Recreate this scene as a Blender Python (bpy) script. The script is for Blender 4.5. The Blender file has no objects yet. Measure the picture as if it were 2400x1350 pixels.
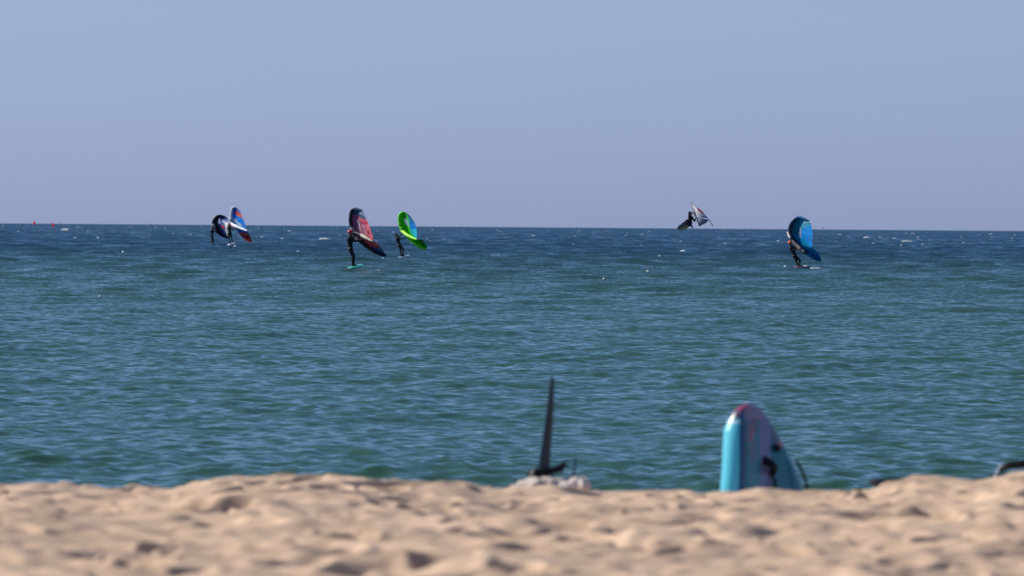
import bpy, bmesh, math, random
import numpy as np
from mathutils import Vector, Matrix

random.seed(7)
rng = np.random.default_rng(11)
S = bpy.context.scene
col = S.collection

# ------------------------------------------------------------------ camera
H = 2.25                       # eye height above the sea
PX = 0.12 / 2400               # radians per photograph pixel (300 mm lens)
cam_data = bpy.data.cameras.new("camera")
cam = bpy.data.objects.new("camera", cam_data)
col.objects.link(cam)
cam_data.sensor_width = 36.0
cam_data.lens = 300.0
cam_data.clip_start = 0.5
cam_data.clip_end = 200000
PITCH = 143 * PX
ROLL = math.atan(18 / 2400)
CM = Matrix.Translation((0, 0, H)) @ Matrix.Rotation(math.pi / 2 - PITCH, 4, 'X') @ Matrix.Rotation(ROLL, 4, 'Z')
cam.matrix_world = CM
cam_data.dof.use_dof = True
cam_data.dof.focus_distance = 210
cam_data.dof.aperture_fstop = 9.0
S.camera = cam
R3 = CM.to_3x3()

# ------------------------------------------------------------------ light
SUN_EL = math.radians(38)
SUN_AZ = math.radians(-72)     # from +Y, clockwise: the sun stands to the left, slightly ahead
world = bpy.data.worlds.new("World")
S.world = world
world.use_nodes = True
wn = world.node_tree.nodes
wl = world.node_tree.links
wn.clear()
sky = wn.new('ShaderNodeTexSky')
sky.sky_type = 'NISHITA'
sky.sun_disc = False
sky.sun_elevation = SUN_EL
sky.sun_rotation = SUN_AZ % (2 * math.pi)
sky.altitude = 0
sky.air_density = 1.0
sky.dust_density = 0.6
sky.ozone_density = 3.0
tint = wn.new('ShaderNodeMix')
tint.data_type = 'RGBA'
tint.blend_type = 'MULTIPLY'
tint.inputs[0].default_value = 1.0
wl.new(sky.outputs[0], tint.inputs[6])
# hazy lavender blue low over the sea, clearer blue overhead
wtc = wn.new('ShaderNodeTexCoord')
wsp = wn.new('ShaderNodeSeparateXYZ')
wl.new(wtc.outputs['Generated'], wsp.inputs[0])
wmr = wn.new('ShaderNodeMapRange')
wmr.inputs[1].default_value = 0.03
wmr.inputs[2].default_value = 0.22
wmr.interpolation_type = 'SMOOTHSTEP'
wl.new(wsp.outputs['Z'], wmr.inputs[0])
wmx = wn.new('ShaderNodeMix')
wmx.data_type = 'RGBA'
wlo = wn.new('ShaderNodeMix')
wlo.data_type = 'RGBA'
wlo.inputs[6].default_value = (0.69, 0.885, 1.80, 1)
wlo.inputs[7].default_value = (0.665, 0.82, 1.43, 1)
wm2 = wn.new('ShaderNodeMapRange')
wm2.inputs[1].default_value = 0.0
wm2.inputs[2].default_value = 0.028
wl.new(wsp.outputs['Z'], wm2.inputs[0])
wl.new(wm2.outputs[0], wlo.inputs[0])
wl.new(wlo.outputs[2], wmx.inputs[6])
wmx.inputs[7].default_value = (0.62, 0.80, 1.0, 1)
wl.new(wmr.outputs[0], wmx.inputs[0])
wl.new(wmx.outputs[2], tint.inputs[7])
bg = wn.new('ShaderNodeBackground')
bg.inputs[1].default_value = 0.10
wl.new(tint.outputs[2], bg.inputs[0])
wo = wn.new('ShaderNodeOutputWorld')
wl.new(bg.outputs[0], wo.inputs[0])

sd = bpy.data.lights.new("sun", 'SUN')
sd.energy = 4.8
sd.angle = math.radians(0.53)
sd.color = (1.0, 0.93, 0.83)
sun = bpy.data.objects.new("sun", sd)
col.objects.link(sun)
sdir = Vector((math.sin(SUN_AZ) * math.cos(SUN_EL), math.cos(SUN_AZ) * math.cos(SUN_EL), math.sin(SUN_EL)))
sun.rotation_euler = sdir.to_track_quat('Z', 'Y').to_euler()
sun.location = (-20, 20, 30)

S.view_settings.view_transform = 'Standard'
S.view_settings.look = 'None'
S.view_settings.exposure = 0.0
S.view_settings.gamma = 1.0
S.view_settings.use_curve_mapping = False
S.render.resolution_x = 1024
S.render.resolution_y = 576


# ------------------------------------------------------------------ helpers
def P(px, py, D):
    """a point D metres out to sea that lies in the direction of photo pixel (px, py)"""
    v = R3 @ Vector(((px - 1200) * PX, -(py - 675) * PX, -1.0))
    return Vector((0, 0, H)) + v * (D / v.y)


def zoomer(x0, y0, s):
    return lambda zx, zy: (x0 + zx / s, y0 + zy / s)


def lin(c):
    return tuple(((v / 255) / 12.92 if v / 255 <= 0.04045 else ((v / 255 + 0.055) / 1.055) ** 2.4) for v in c)


def tag(o, label=None, cat=None, group=None, kind=None):
    if label: o['label'] = label
    if cat: o['category'] = cat
    if group: o['group'] = group
    if kind: o['kind'] = kind
    return o


def empty(name, loc):
    o = bpy.data.objects.new(name, None)
    col.objects.link(o)
    o.location = loc
    o.empty_display_size = 0.2
    o.rotation_euler = (0, 0, 0)
    return o


def mesh_obj(name, verts, faces, mat, parent=None, smooth=True, cols=None):
    """verts in world space; re-based on the parent's location"""
    off = Vector(parent.location) if parent is not None and parent.parent is None else Vector((0, 0, 0))
    if parent is not None and parent.parent is not None:
        off = Vector(parent.parent.location)
    me = bpy.data.meshes.new(name)
    vs = [(v[0] - off[0], v[1] - off[1], v[2] - off[2]) for v in verts]
    me.from_pydata(vs, [], faces)
    me.update()
    if smooth:
        me.polygons.foreach_set('use_smooth', [True] * len(me.polygons))
    if cols is not None:
        ca = me.color_attributes.new('paint', 'FLOAT_COLOR', 'POINT')
        a = np.ones((len(vs), 4), dtype=np.float32)
        a[:, :cols.shape[1]] = cols
        ca.data.foreach_set('color', a.ravel())
    me.materials.append(mat)
    o = bpy.data.objects.new(name, me)
    col.objects.link(o)
    if parent is not None:
        o.parent = parent
    return o


def origin_to(o, p):
    """move a top-level mesh object's origin to p"""
    p = Vector(p)
    o.data.transform(Matrix.Translation(-p))
    o.location = p


def grid_faces(n, m, close=False):
    f = []
    for i in range(n - 1):
        for j in range(m - (0 if close else 1)):
            j2 = (j + 1) % m
            f.append((i * m + j, i * m + j2, (i + 1) * m + j2, (i + 1) * m + j))
    return f


def interp_path(pts, n):
    """Catmull-Rom resample by arc length; pts are tuples of any length"""
    a = np.array(pts, dtype=float)
    if len(a) == 2:
        t = np.linspace(0, 1, n)[:, None]
        return a[0] * (1 - t) + a[1] * t
    e = np.vstack([2 * a[0] - a[1], a, 2 * a[-1] - a[-2]])
    out = []
    for i in range(1, len(e) - 2):
        p0, p1, p2, p3 = e[i - 1], e[i], e[i + 1], e[i + 2]
        for t in np.linspace(0, 1, 16, endpoint=False):
            out.append(0.5 * ((2 * p1) + (p2 - p0) * t + (2 * p0 - 5 * p1 + 4 * p2 - p3) * t * t + (3 * p1 - p0 - 3 * p2 + p3) * t ** 3))
    out.append(a[-1])
    out = np.array(out)
    d = np.r_[0, np.cumsum(np.linalg.norm(np.diff(out[:, :3], axis=0), axis=1))]
    s = np.linspace(0, d[-1], n)
    return np.stack([np.interp(s, d, out[:, k]) for k in range(out.shape[1])], axis=1)


def tube(pts, radii, seg=12, squash=None):
    """capped tube through world points"""
    pts = [Vector(p[:3]) for p in pts]
    n = len(pts)
    verts, up = [], Vector((0.13, 0.31, 0.94)).normalized()
    for i, p in enumerate(pts):
        t = (pts[min(i + 1, n - 1)] - pts[max(i - 1, 0)])
        t = t.normalized() if t.length > 1e-9 else Vector((0, 0, 1))
        a = up - t * up.dot(t)
        if a.length < 1e-3:
            a = Vector((1, 0, 0)) - t * t.x
        a.normalize()
        up = a
        b = t.cross(a)
        for k in range(seg):
            an = 2 * math.pi * k / seg
            verts.append(p + (a * math.cos(an) + b * math.sin(an)) * radii[i])
    faces = grid_faces(n, seg, True)
    for end, i in ((0, 0), (1, n - 1)):
        c = len(verts)
        t = pts[0] - pts[1] if end == 0 else pts[-1] - pts[-2]
        t = t.normalized() if t.length > 1e-9 else Vector((0, 0, 1))
        verts.append(pts[i] + t * radii[i] * 0.6)
        for k in range(seg):
            q = (i * seg + k, i * seg + (k + 1) % seg)
            faces.append((q[1], q[0], c) if end == 0 else (q[0], q[1], c))
    return verts, faces


def merge(parts):
    V, F = [], []
    for v, f in parts:
        o = len(V)
        V += list(v)
        F += [tuple(i + o for i in q) for q in f]
    return V, F


def capsule(a, b, ra, rb, seg=12):
    a, b = Vector(a), Vector(b)
    d = b - a
    L = d.length
    d = d / L if L > 1e-6 else Vector((0, 0, 1))
    u = d.orthogonal().normalized()
    w = d.cross(u)
    rings = []
    for k in range(1, 5):
        an = -math.pi / 2 + k * math.pi / 8
        rings.append((a + d * ra * math.sin(an), ra * math.cos(an)))
    rings[-1] = (a, ra)
    rings.append((b, rb))
    for k in range(1, 4):
        an = k * math.pi / 8
        rings.append((b + d * rb * math.sin(an), rb * math.cos(an)))
    V = []
    for c, r in rings:
        for k in range(seg):
            an = 2 * math.pi * k / seg
            V.append(c + (u * math.cos(an) + w * math.sin(an)) * r)
    F = grid_faces(len(rings), seg, True)
    c0 = len(V); V.append(a - d * ra); V.append(b + d * rb)
    n = len(rings)
    for k in range(seg):
        F.append(((k + 1) % seg, k, c0))
        F.append(((n - 1) * seg + k, (n - 1) * seg + (k + 1) % seg, c0 + 1))
    return V, F


def ball(c, r, ax=(1, 1, 1), seg=16, rows=10):
    V, F = [], []
    c = Vector(c)
    for i in range(rows + 1):
        th = math.pi * (i + 0.02) / (rows + 0.04)
        for k in range(seg):
            ph = 2 * math.pi * k / seg
            V.append(c + Vector((r * ax[0] * math.sin(th) * math.cos(ph), r * ax[1] * math.sin(th) * math.sin(ph), r * ax[2] * math.cos(th))))
    F = [tuple(reversed(f)) for f in grid_faces(rows + 1, seg, True)]
    return V, F


def inpoly(X, Y, poly):
    r = np.zeros(X.shape, bool)
    n = len(poly)
    for i in range(n):
        x1, y1 = poly[i]
        x2, y2 = poly[(i + 1) % n]
        c = ((y1 > Y) != (y2 > Y))
        with np.errstate(divide='ignore', invalid='ignore'):
            r ^= c & (X < (x2 - x1) * (Y - y1) / ((y2 - y1) if y2 != y1 else 1e-9) + x1)
    return r


# ------------------------------------------------------------------ materials
def mat(name, c, rough=0.5, spec=0.5, vary=0.0, scale=20.0, attr=False, bump=0.0, metallic=0.0, translucent=0.0, coat=0.0):
    m = bpy.data.materials.new(name)
    m.use_nodes = True
    nt = m.node_tree
    b = nt.nodes['Principled BSDF']
    out = nt.nodes['Material Output']
    b.inputs['Roughness'].default_value = rough
    b.inputs['Specular IOR Level'].default_value = spec
    b.inputs['Metallic'].default_value = metallic
    b.inputs['Coat Weight'].default_value = coat
    tc = nt.nodes.new('ShaderNodeTexCoord')
    nz = nt.nodes.new('ShaderNodeTexNoise')
    nz.inputs['Scale'].default_value = scale
    nz.inputs['Detail'].default_value = 4
    nt.links.new(tc.outputs['Object'], nz.inputs['Vector'])
    hs = nt.nodes.new('ShaderNodeMix')
    hs.data_type = 'RGBA'
    hs.blend_type = 'MULTIPLY'
    hs.inputs[0].default_value = 1.0
    mr = nt.nodes.new('ShaderNodeMapRange')
    mr.inputs[1].default_value = 0.3
    mr.inputs[2].default_value = 0.7
    mr.inputs[3].default_value = 1 - vary
    mr.inputs[4].default_value = 1 + vary
    nt.links.new(nz.outputs['Fac'], mr.inputs[0])
    nt.links.new(mr.outputs[0], hs.inputs[7])
    if attr:
        at = nt.nodes.new('ShaderNodeAttribute')
        at.attribute_name = 'paint'
        nt.links.new(at.outputs['Color'], hs.inputs[6])
    else:
        hs.inputs[6].default_value = (*c, 1)
    nt.links.new(hs.outputs[2], b.inputs['Base Color'])
    if bump:
        bp = nt.nodes.new('ShaderNodeBump')
        bp.inputs['Strength'].default_value = bump
        bp.inputs['Distance'].default_value = 0.02
        nt.links.new(nz.outputs['Fac'], bp.inputs['Height'])
        nt.links.new(bp.outputs[0], b.inputs['Normal'])
    if translucent:
        tr = nt.nodes.new('ShaderNodeBsdfTranslucent')
        nt.links.new(hs.outputs[2], tr.inputs[0])
        mx = nt.nodes.new('ShaderNodeMixShader')
        mx.inputs[0].default_value = translucent
        nt.links.new(b.outputs[0], mx.inputs[1])
        nt.links.new(tr.outputs[0], mx.inputs[2])
        nt.links.new(mx.outputs[0], out.inputs[0])
        if attr:                                  # clear film windows
            tp = nt.nodes.new('ShaderNodeBsdfTransparent')
            m2 = nt.nodes.new('ShaderNodeMixShader')
            nt.links.new(at.outputs['Alpha'], m2.inputs[0])
            nt.links.new(tp.outputs[0], m2.inputs[1])
            nt.links.new(mx.outputs[0], m2.inputs[2])
            nt.links.new(m2.outputs[0], out.inputs[0])
    return m


M_suit = mat('neoprene', lin((26, 28, 36)), 0.6, 0.3, 0.25, 6)
M_suit2 = mat('grey_neoprene', lin((40, 48, 56)), 0.6, 0.3, 0.25, 6)
M_skin = mat('skin', lin((168, 118, 95)), 0.5, 0.4, 0.08, 10)
M_black = mat('black_rubber', (0.008, 0.008, 0.011), 0.55, 0.2, 0.2, 12)
M_carbon = mat('carbon', (0.010, 0.028, 0.050), 0.35, 0.3, 0.3, 5)
M_white = mat('white_fabric', lin((225, 225, 232)), 0.5, 0.4, 0.05, 4, translucent=0.15)
M_offwhite = mat('grey_fabric', lin((165, 160, 152)), 0.6, 0.4, 0.1, 6)
M_canopy = mat('canopy_cloth', (1, 1, 1), 0.45, 0.35, 0.06, 1.5, attr=True, translucent=0.5)
M_tube = mat('tube_cloth', (1, 1, 1), 0.45, 0.4, 0.06, 1.5, attr=True)
M_board = mat('board_paint', (1, 1, 1), 0.3, 0.5, 0.05, 8, attr=True, coat=0.2)
M_foam = mat('sea_foam', (0.58, 0.6, 0.62), 0.9, 0.2, 0.15, 3, bump=0.4)


def flat_mat(name, rgb, **k):
    return mat(name, lin(rgb), **k)


# ------------------------------------------------------------------ sea
# one sum of wind waves, used for the surface and for everything that sits on it
def make_waves():
    W = []
    r = np.random.default_rng(5)
    N = 150
    for i in range(N):
        lam = 0.2 * (6 / 0.2) ** ((i + r.random()) / N)
        spread = math.radians(36 + 26 * (1 - i / N))
        th = -math.pi / 2 + math.radians(14) + r.normal() * spread
        k = 2 * math.pi / lam
        slope = 0.034 if lam < .5 else 0.028 if lam < .9 else (0.017 if lam < 2 else 0.0135)
        W.append((k * math.cos(th), k * math.sin(th), slope / k, r.random() * 6.283, lam, k))
    for lam, a, th in ((11, .02, -70), (17, .03, -80), (23, .035, -66), (29, .03, -95), (38, .035, -75), (52, .035, -85)):
        k = 2 * math.pi / lam
        t = math.radians(th)
        W.append((k * math.cos(t), k * math.sin(t), a, r.random() * 6.283, lam, k))
    return W


WAVES = make_waves()


def gust(x, y):
    g = np.sin(x * .061 + 1.3 * np.sin(y * .021)) * np.sin(y * .034 + 1.7 * np.sin(x * .027) + 1) \
        + .6 * np.sin(x * .19 + y * .08 + 2) * np.sin(y * .11 - x * .05)
    return 1 + 0.18 * g


def sea(x, y, spacing):
    """displaced position for rest points x, y; components finer than the mesh are left to the shader"""
    x = x.astype(np.float64); y = y.astype(np.float64)
    X, Y, Z = np.zeros(x.shape), np.zeros(x.shape), np.zeros(x.shape)
    g = gust(x, y)
    gain_ = 0.42 + 1.38 * np.clip((np.hypot(x, y) - 70) / 500, 0, 1) ** .8
    for kx, ky, a, ph, lam, k in WAVES:
        lim = lam / 2.6
        sel = spacing < lim
        if not sel.any():
            continue
        fade = np.clip((lim - spacing[sel]) / (0.4 * lim), 0, 1) * a
        if lam < 7:
            fade = fade * g[sel]
        if lam > 1.1:                      # bigger waves offshore than in the shallows
            fade = fade * gain_[sel]
        ang = kx * x[sel] + ky * y[sel] + ph
        s, c = np.sin(ang), np.cos(ang)
        Z[sel] += fade * c
        q = 0.85 * fade
        X[sel] -= q * kx / k * s
        Y[sel] -= q * ky / k * s
    return x + X, y + Y, Z


def sea_z(x, y):
    d = math.hypot(x, y)
    _, _, z = sea(np.array([x]), np.array([y]), np.array([d * 0.0016]))
    return float(z[0])


def build_sea():
    r = [52.0]
    while r[-1] < 7000:
        r.append(r[-1] * (1.0010 if r[-1] < 220 else 1.0014 if r[-1] < 1400 else 1.003))
    while r[-1] < 90000:
        r.append(r[-1] * 1.06)
    r = np.array(r)
    az = np.concatenate([np.linspace(-1.35, -.16, 26)[:-1], np.linspace(-.16, -.072, 50)[:-1],
                         np.linspace(-.072, .072, 800), np.linspace(.072, .16, 50)[1:], np.linspace(.16, 1.35, 26)[1:]])
    n, m = len(r), len(az)
    Rg, A = np.meshgrid(r, az, indexing='ij')
    sp = np.gradient(r)[:, None] * np.ones((1, m))
    dz = np.abs(np.gradient(az))[None, :] * Rg
    sp = np.maximum(sp, dz * 0.8)
    x, y = Rg * np.sin(A), Rg * np.cos(A)
    X, Y, Z = sea(x.ravel(), y.ravel(), sp.ravel())
    co = np.stack([X, Y, Z], axis=1).astype(np.float32)
    me = bpy.data.meshes.new('sea')
    nf = (n - 1) * (m - 1)
    me.vertices.add(n * m)
    me.vertices.foreach_set('co', co.ravel())
    i = np.arange(n - 1)[:, None] * m + np.arange(m - 1)[None, :]
    q = np.stack([i, i + m, i + m + 1, i + 1], axis=-1).reshape(-1, 4).astype(np.int32)
    me.loops.add(nf * 4)
    me.loops.foreach_set('vertex_index', q.ravel())
    me.polygons.add(nf)
    me.polygons.foreach_set('loop_start', np.arange(0, nf * 4, 4, dtype=np.int32))
    me.polygons.foreach_set('use_smooth', np.ones(nf, bool))
    me.update(calc_edges=True)
    m_ = bpy.data.materials.new('sea_water')
    m_.use_nodes = True
    nt = m_.node_tree
    L = nt.links.new
    b = nt.nodes['Principled BSDF']
    b.inputs['Base Color'].default_value = (0.012, 0.075, 0.062, 1)
    b.inputs['Roughness'].default_value = 0.12
    b.inputs['IOR'].default_value = 1.33
    geo = nt.nodes.new('ShaderNodeNewGeometry')
    # water colour: greener over the shallow sand bar, bluer offshore
    sx = nt.nodes.new('ShaderNodeSeparateXYZ')
    L(geo.outputs['Position'], sx.inputs[0])
    mr = nt.nodes.new('ShaderNodeMapRange')
    mr.inputs[1].default_value = 90
    mr.inputs[2].default_value = 900
    mr.interpolation_type = 'SMOOTHSTEP'
    L(sx.outputs['Y'], mr.inputs[0])
    cr = nt.nodes.new('ShaderNodeMix')
    cr.data_type = 'RGBA'
    cr.inputs[6].default_value = (0.036, 0.094, 0.060, 1)
    cr.inputs[7].default_value = (0.013, 0.045, 0.079, 1)
    L(mr.outputs[0], cr.inputs[0])
    L(cr.outputs[2], b.inputs['Base Color'])
    # capillary ripples too fine for the mesh
    def ripple(sx_, sy_, scale, amp, detail):
        mp = nt.nodes.new('ShaderNodeMapping')
        mp.inputs['Scale'].default_value = (sx_, sy_, 1)
        L(geo.outputs['Position'], mp.inputs[0])
        nz = nt.nodes.new('ShaderNodeTexNoise')
        nz.inputs['Scale'].default_value = scale
        nz.inputs['Detail'].default_value = detail
        L(mp.outputs[0], nz.inputs['Vector'])
        sb = nt.nodes.new('ShaderNodeVectorMath'); sb.operation = 'SUBTRACT'
        L(nz.outputs['Color'], sb.inputs[0]); sb.inputs[1].default_value = (.5, .5, .5)
        ml = nt.nodes.new('ShaderNodeVectorMath'); ml.operation = 'MULTIPLY'
        L(sb.outputs[0], ml.inputs[0]); ml.inputs[1].default_value = (amp, amp * 1.3, 0)
        return ml
    r1 = ripple(1, 1.3, 5.0, 0.55, 3)
    r2 = ripple(.5, 1, 0.8, 0.45, 4)
    mr2 = nt.nodes.new('ShaderNodeMapRange')      # offshore every wave is below mesh size
    mr2.inputs[1].default_value = 150
    mr2.inputs[2].default_value = 1200
    mr2.inputs[3].default_value = 0.25
    mr2.inputs[4].default_value = 1.0
    L(sx.outputs['Y'], mr2.inputs[0])
    sc = nt.nodes.new('ShaderNodeVectorMath'); sc.operation = 'SCALE'
    L(r2.outputs[0], sc.inputs[0]); L(mr2.outputs[0], sc.inputs['Scale'])
    a1 = nt.nodes.new('ShaderNodeVectorMath'); a1.operation = 'ADD'
    L(r1.outputs[0], a1.inputs[0]); L(sc.outputs[0], a1.inputs[1])
    a2 = nt.nodes.new('ShaderNodeVectorMath'); a2.operation = 'ADD'
    L(a1.outputs[0], a2.inputs[0]); L(geo.outputs['Normal'], a2.inputs[1])
    # steep fronts of the unresolved chop run towards the beach
    mr3 = nt.nodes.new('ShaderNodeMapRange')
    mr3.inputs[1].default_value = 60
    mr3.inputs[2].default_value = 700
    mr3.inputs[3].default_value = -0.06
    mr3.inputs[4].default_value = -0.22
    L(sx.outputs['Y'], mr3.inputs[0])
    tot = mr3.outputs[0]
    for (qx, qy, amp, near, far_) in ((.55, .05, .5, 120, 420), (.17, .012, .5, 300, 900), (.05, .0028, .3, 700, 2500)):
        mp = nt.nodes.new('ShaderNodeMapping'); mp.inputs['Scale'].default_value = (qx, qy, 1)
        L(geo.outputs['Position'], mp.inputs[0])
        nz = nt.nodes.new('ShaderNodeTexNoise'); nz.inputs['Scale'].default_value = 1; nz.inputs['Detail'].default_value = 5; nz.inputs['Roughness'].default_value = .65
        L(mp.outputs[0], nz.inputs['Vector'])
        sb = nt.nodes.new('ShaderNodeMath'); sb.operation = 'SUBTRACT'; L(nz.outputs['Fac'], sb.inputs[0]); sb.inputs[1].default_value = .5
        fd = nt.nodes.new('ShaderNodeMapRange'); fd.inputs[1].default_value = near; fd.inputs[2].default_value = far_; fd.inputs[4].default_value = amp
        L(sx.outputs['Y'], fd.inputs[0])
        ml = nt.nodes.new('ShaderNodeMath'); ml.operation = 'MULTIPLY'; L(sb.outputs[0], ml.inputs[0]); L(fd.outputs[0], ml.inputs[1])
        ad = nt.nodes.new('ShaderNodeMath'); ad.operation = 'ADD'; L(tot, ad.inputs[0]); L(ml.outputs[0], ad.inputs[1])
        tot = ad.outputs[0]
    cb = nt.nodes.new('ShaderNodeCombineXYZ')
    L(tot, cb.inputs[1])
    a3 = nt.nodes.new('ShaderNodeVectorMath'); a3.operation = 'ADD'
    L(a2.outputs[0], a3.inputs[0]); L(cb.outputs[0], a3.inputs[1])
    nm = nt.nodes.new('ShaderNodeVectorMath'); nm.operation = 'NORMALIZE'
    L(a3.outputs[0], nm.inputs[0])
    L(nm.outputs[0], b.inputs['Normal'])
    me.materials.append(m_)
    o = bpy.data.objects.new('sea', me)
    col.objects.link(o)
    tag(o, 'choppy blue green sea stretching from the beach to the horizon', 'sea', kind='structure')


build_sea()


# ------------------------------------------------------------------ sand
def vnoise(x, y, seed):
    """smooth value noise"""
    xi, yi = np.floor(x).astype(np.int64), np.floor(y).astype(np.int64)
    fx, fy = x - xi, y - yi
    fx, fy = fx * fx * fx * (fx * (fx * 6 - 15) + 10), fy * fy * fy * (fy * (fy * 6 - 15) + 10)

    def h(a, b):
        n = (a * 374761393 + b * 668265263 + seed * 974634777) & 0xFFFFFFFF
        n = ((n ^ (n >> 13)) * 1274126177) & 0xFFFFFFFF
        return ((n ^ (n >> 16)) & 0xFFFF) / 32767.5 - 1
    return (h(xi, yi) * (1 - fx) + h(xi + 1, yi) * fx) * (1 - fy) + (h(xi, yi + 1) * (1 - fx) + h(xi + 1, yi + 1) * fx) * fy


CREST = 42.0
cx = np.array([-400, 0, 100, 250, 400, 480, 560, 740, 900, 960, 1080, 1180, 1300, 1430, 1560, 1700, 1800, 1980, 2060, 2150, 2220, 2290, 2340, 2400, 2800]) - 1200
cy = np.array([612, 617, 609, 613, 612, 596, 589, 590, 597, 600, 594, 605, 602, 604, 596, 603, 598, 606, 602, 580, 590, 586, 572, 560, 560])


def sand_base(x, y):
    pxl = x / np.maximum(y, 8) / PX
    crest_z = H - np.interp(pxl, cx, cy + 17) * PX * CREST
    z = 1.13 - (y - 27) * 0.0035
    w = np.clip((y - 30) / 11, 0, 1)
    w = w * w * (3 - 2 * w)
    z = z * (1 - w) + (crest_z) * w
    over = np.maximum(y - CREST, 0)
    return z - 0.085 * over * np.clip(over / 2.5, 0, 1) - 0.0 * over


def build_sand():
    xs = np.concatenate([-np.geomspace(250, 3.4, 44)[:-1], np.linspace(-3.4, 3.4, 460), np.geomspace(3.4, 250, 44)[1:]])
    ys = np.concatenate([np.linspace(-30, 22, 40)[:-1], np.linspace(22, 45, 1050), np.linspace(45, 70, 60)[1:]])
    X, Y = np.meshgrid(xs, ys, indexing='xy')
    Z = sand_base(X, Y)
    # wind-softened hummocks
    Z += 0.034 * vnoise(X / 1.1, Y / 1.5, 3) + 0.024 * vnoise(X / .4 + 7, Y / .6, 4)
    fine = (np.abs(X) < 4.5) & (Y > 20) & (Y < 47)
    D = np.zeros_like(Z)
    D[fine] = 0.018 * vnoise(X[fine] / .17, Y[fine] / .2, 5) + 0.005 * vnoise(X[fine] / .075, Y[fine] / .08, 6)
    # trampled footprints: a dent with a pushed-up rim
    r = np.random.default_rng(23)
    for _ in range(900):
        fx, fy = r.uniform(-3.5, 3.5), r.uniform(22, 44.5)
        a = r.uniform(0, math.pi)
        L_, w_ = r.uniform(.10, .26), r.uniform(.05, .11)
        dep = r.uniform(.02, .095)
        R_ = 0.5
        i0, i1 = np.searchsorted(xs, [fx - R_, fx + R_])
        j0, j1 = np.searchsorted(ys, [fy - R_, fy + R_])
        xx, yy = X[j0:j1, i0:i1] - fx, Y[j0:j1, i0:i1] - fy
        u = (xx * math.cos(a) + yy * math.sin(a)) / L_
        v = (-xx * math.sin(a) + yy * math.cos(a)) / w_
        q = np.sqrt(u * u + v * v) * (1 + .25 * vnoise(xx * 9 + fx * 31, yy * 9 + fy * 17, 9))
        dent = -dep / (1 + np.exp((q - 1) * 7))
        rim = dep * .38 * np.exp(-((q - 1.5) / .42) ** 2) * (0.6 + .5 * np.sin(a * 7 + np.arctan2(v, u) * 2))
        D[j0:j1, i0:i1] += dent + rim
    # clods kicked up out of the dents
    for _ in range(900):
        fx, fy = r.uniform(-3.4, 3.4), r.uniform(23, 44)
        w_, h_ = r.uniform(.025, .07), r.uniform(.012, .04)
        i0, i1 = np.searchsorted(xs, [fx - .2, fx + .2]); j0, j1 = np.searchsorted(ys, [fy - .2, fy + .2])
        xx, yy = X[j0:j1, i0:i1] - fx, Y[j0:j1, i0:i1] - fy
        D[j0:j1, i0:i1] += h_ * np.exp(-((xx / (w_ * r.uniform(.8, 1.8))) ** 2 + (yy / w_) ** 2) ** 1.5)
    D = np.where(D > 0, .034 * np.tanh(D / .034), D)
    Z += D
    n, m = Z.shape
    co = np.stack([X, Y, Z], axis=-1).reshape(-1, 3).astype(np.float32)
    me = bpy.data.meshes.new('sand')
    me.vertices.add(n * m)
    me.vertices.foreach_set('co', co.ravel())
    i = np.arange(n - 1)[:, None] * m + np.arange(m - 1)[None, :]
    q = np.stack([i, i + 1, i + m + 1, i + m], axis=-1).reshape(-1, 4).astype(np.int32)
    nf = len(q)
    me.loops.add(nf * 4)
    me.loops.foreach_set('vertex_index', q.ravel())
    me.polygons.add(nf)
    me.polygons.foreach_set('loop_start', np.arange(0, nf * 4, 4, dtype=np.int32))
    me.polygons.foreach_set('use_smooth', np.ones(nf, bool))
    me.update(calc_edges=True)
    m_ = bpy.data.materials.new('dry_sand')
    m_.use_nodes = True
    nt = m_.node_tree
    L = nt.links.new
    b = nt.nodes['Principled BSDF']
    b.inputs['Roughness'].default_value = 0.95
    b.inputs['Specular IOR Level'].default_value = 0.15
    tc = nt.nodes.new('ShaderNodeTexCoord')
    nz = nt.nodes.new('ShaderNodeTexNoise'); nz.inputs['Scale'].default_value = 2.2; nz.inputs['Detail'].default_value = 8
    L(tc.outputs['Object'], nz.inputs['Vector'])
    rp = nt.nodes.new('ShaderNodeValToRGB')
    rp.color_ramp.elements[0].position = .36
    rp.color_ramp.elements[0].color = (0.47, 0.33, 0.23, 1)
    rp.color_ramp.elements[1].position = .62
    rp.color_ramp.elements[1].color = (0.67, 0.475, 0.33, 1)
    L(nz.outputs['Fac'], rp.inputs[0])
    L(rp.outputs[0], b.inputs['Base Color'])
    n2 = nt.nodes.new('ShaderNodeTexNoise'); n2.inputs['Scale'].default_value = 120; n2.inputs['Detail'].default_value = 5
    L(tc.outputs['Object'], n2.inputs['Vector'])
    bp = nt.nodes.new('ShaderNodeBump'); bp.inputs['Strength'].default_value = .5; bp.inputs['Distance'].default_value = .01
    L(n2.outputs['Fac'], bp.inputs['Height']); L(bp.outputs[0], b.inputs['Normal'])
    me.materials.append(m_)
    o = bpy.data.objects.new('beach_sand', me)
    col.objects.link(o)
    tag(o, 'trampled pale tan beach sand across the foreground', 'sand', kind='structure')


build_sand()


# ------------------------------------------------------------------ inflatable wings
def paint_cols(zx, zy, base, patches, gain=1.0):
    c = np.ones((len(zx), 4))
    c[:, :3] = np.minimum(np.array(lin(base)) * gain, .85)
    for p in patches:
        sel = inpoly(zx, zy, p[1])
        c[sel, :3] = np.minimum(np.array(lin(p[0])) * gain, .85)
        c[sel, 3] = p[2] if len(p) > 2 else 1.0       # 4th channel: how opaque the film is
    return c


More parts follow.
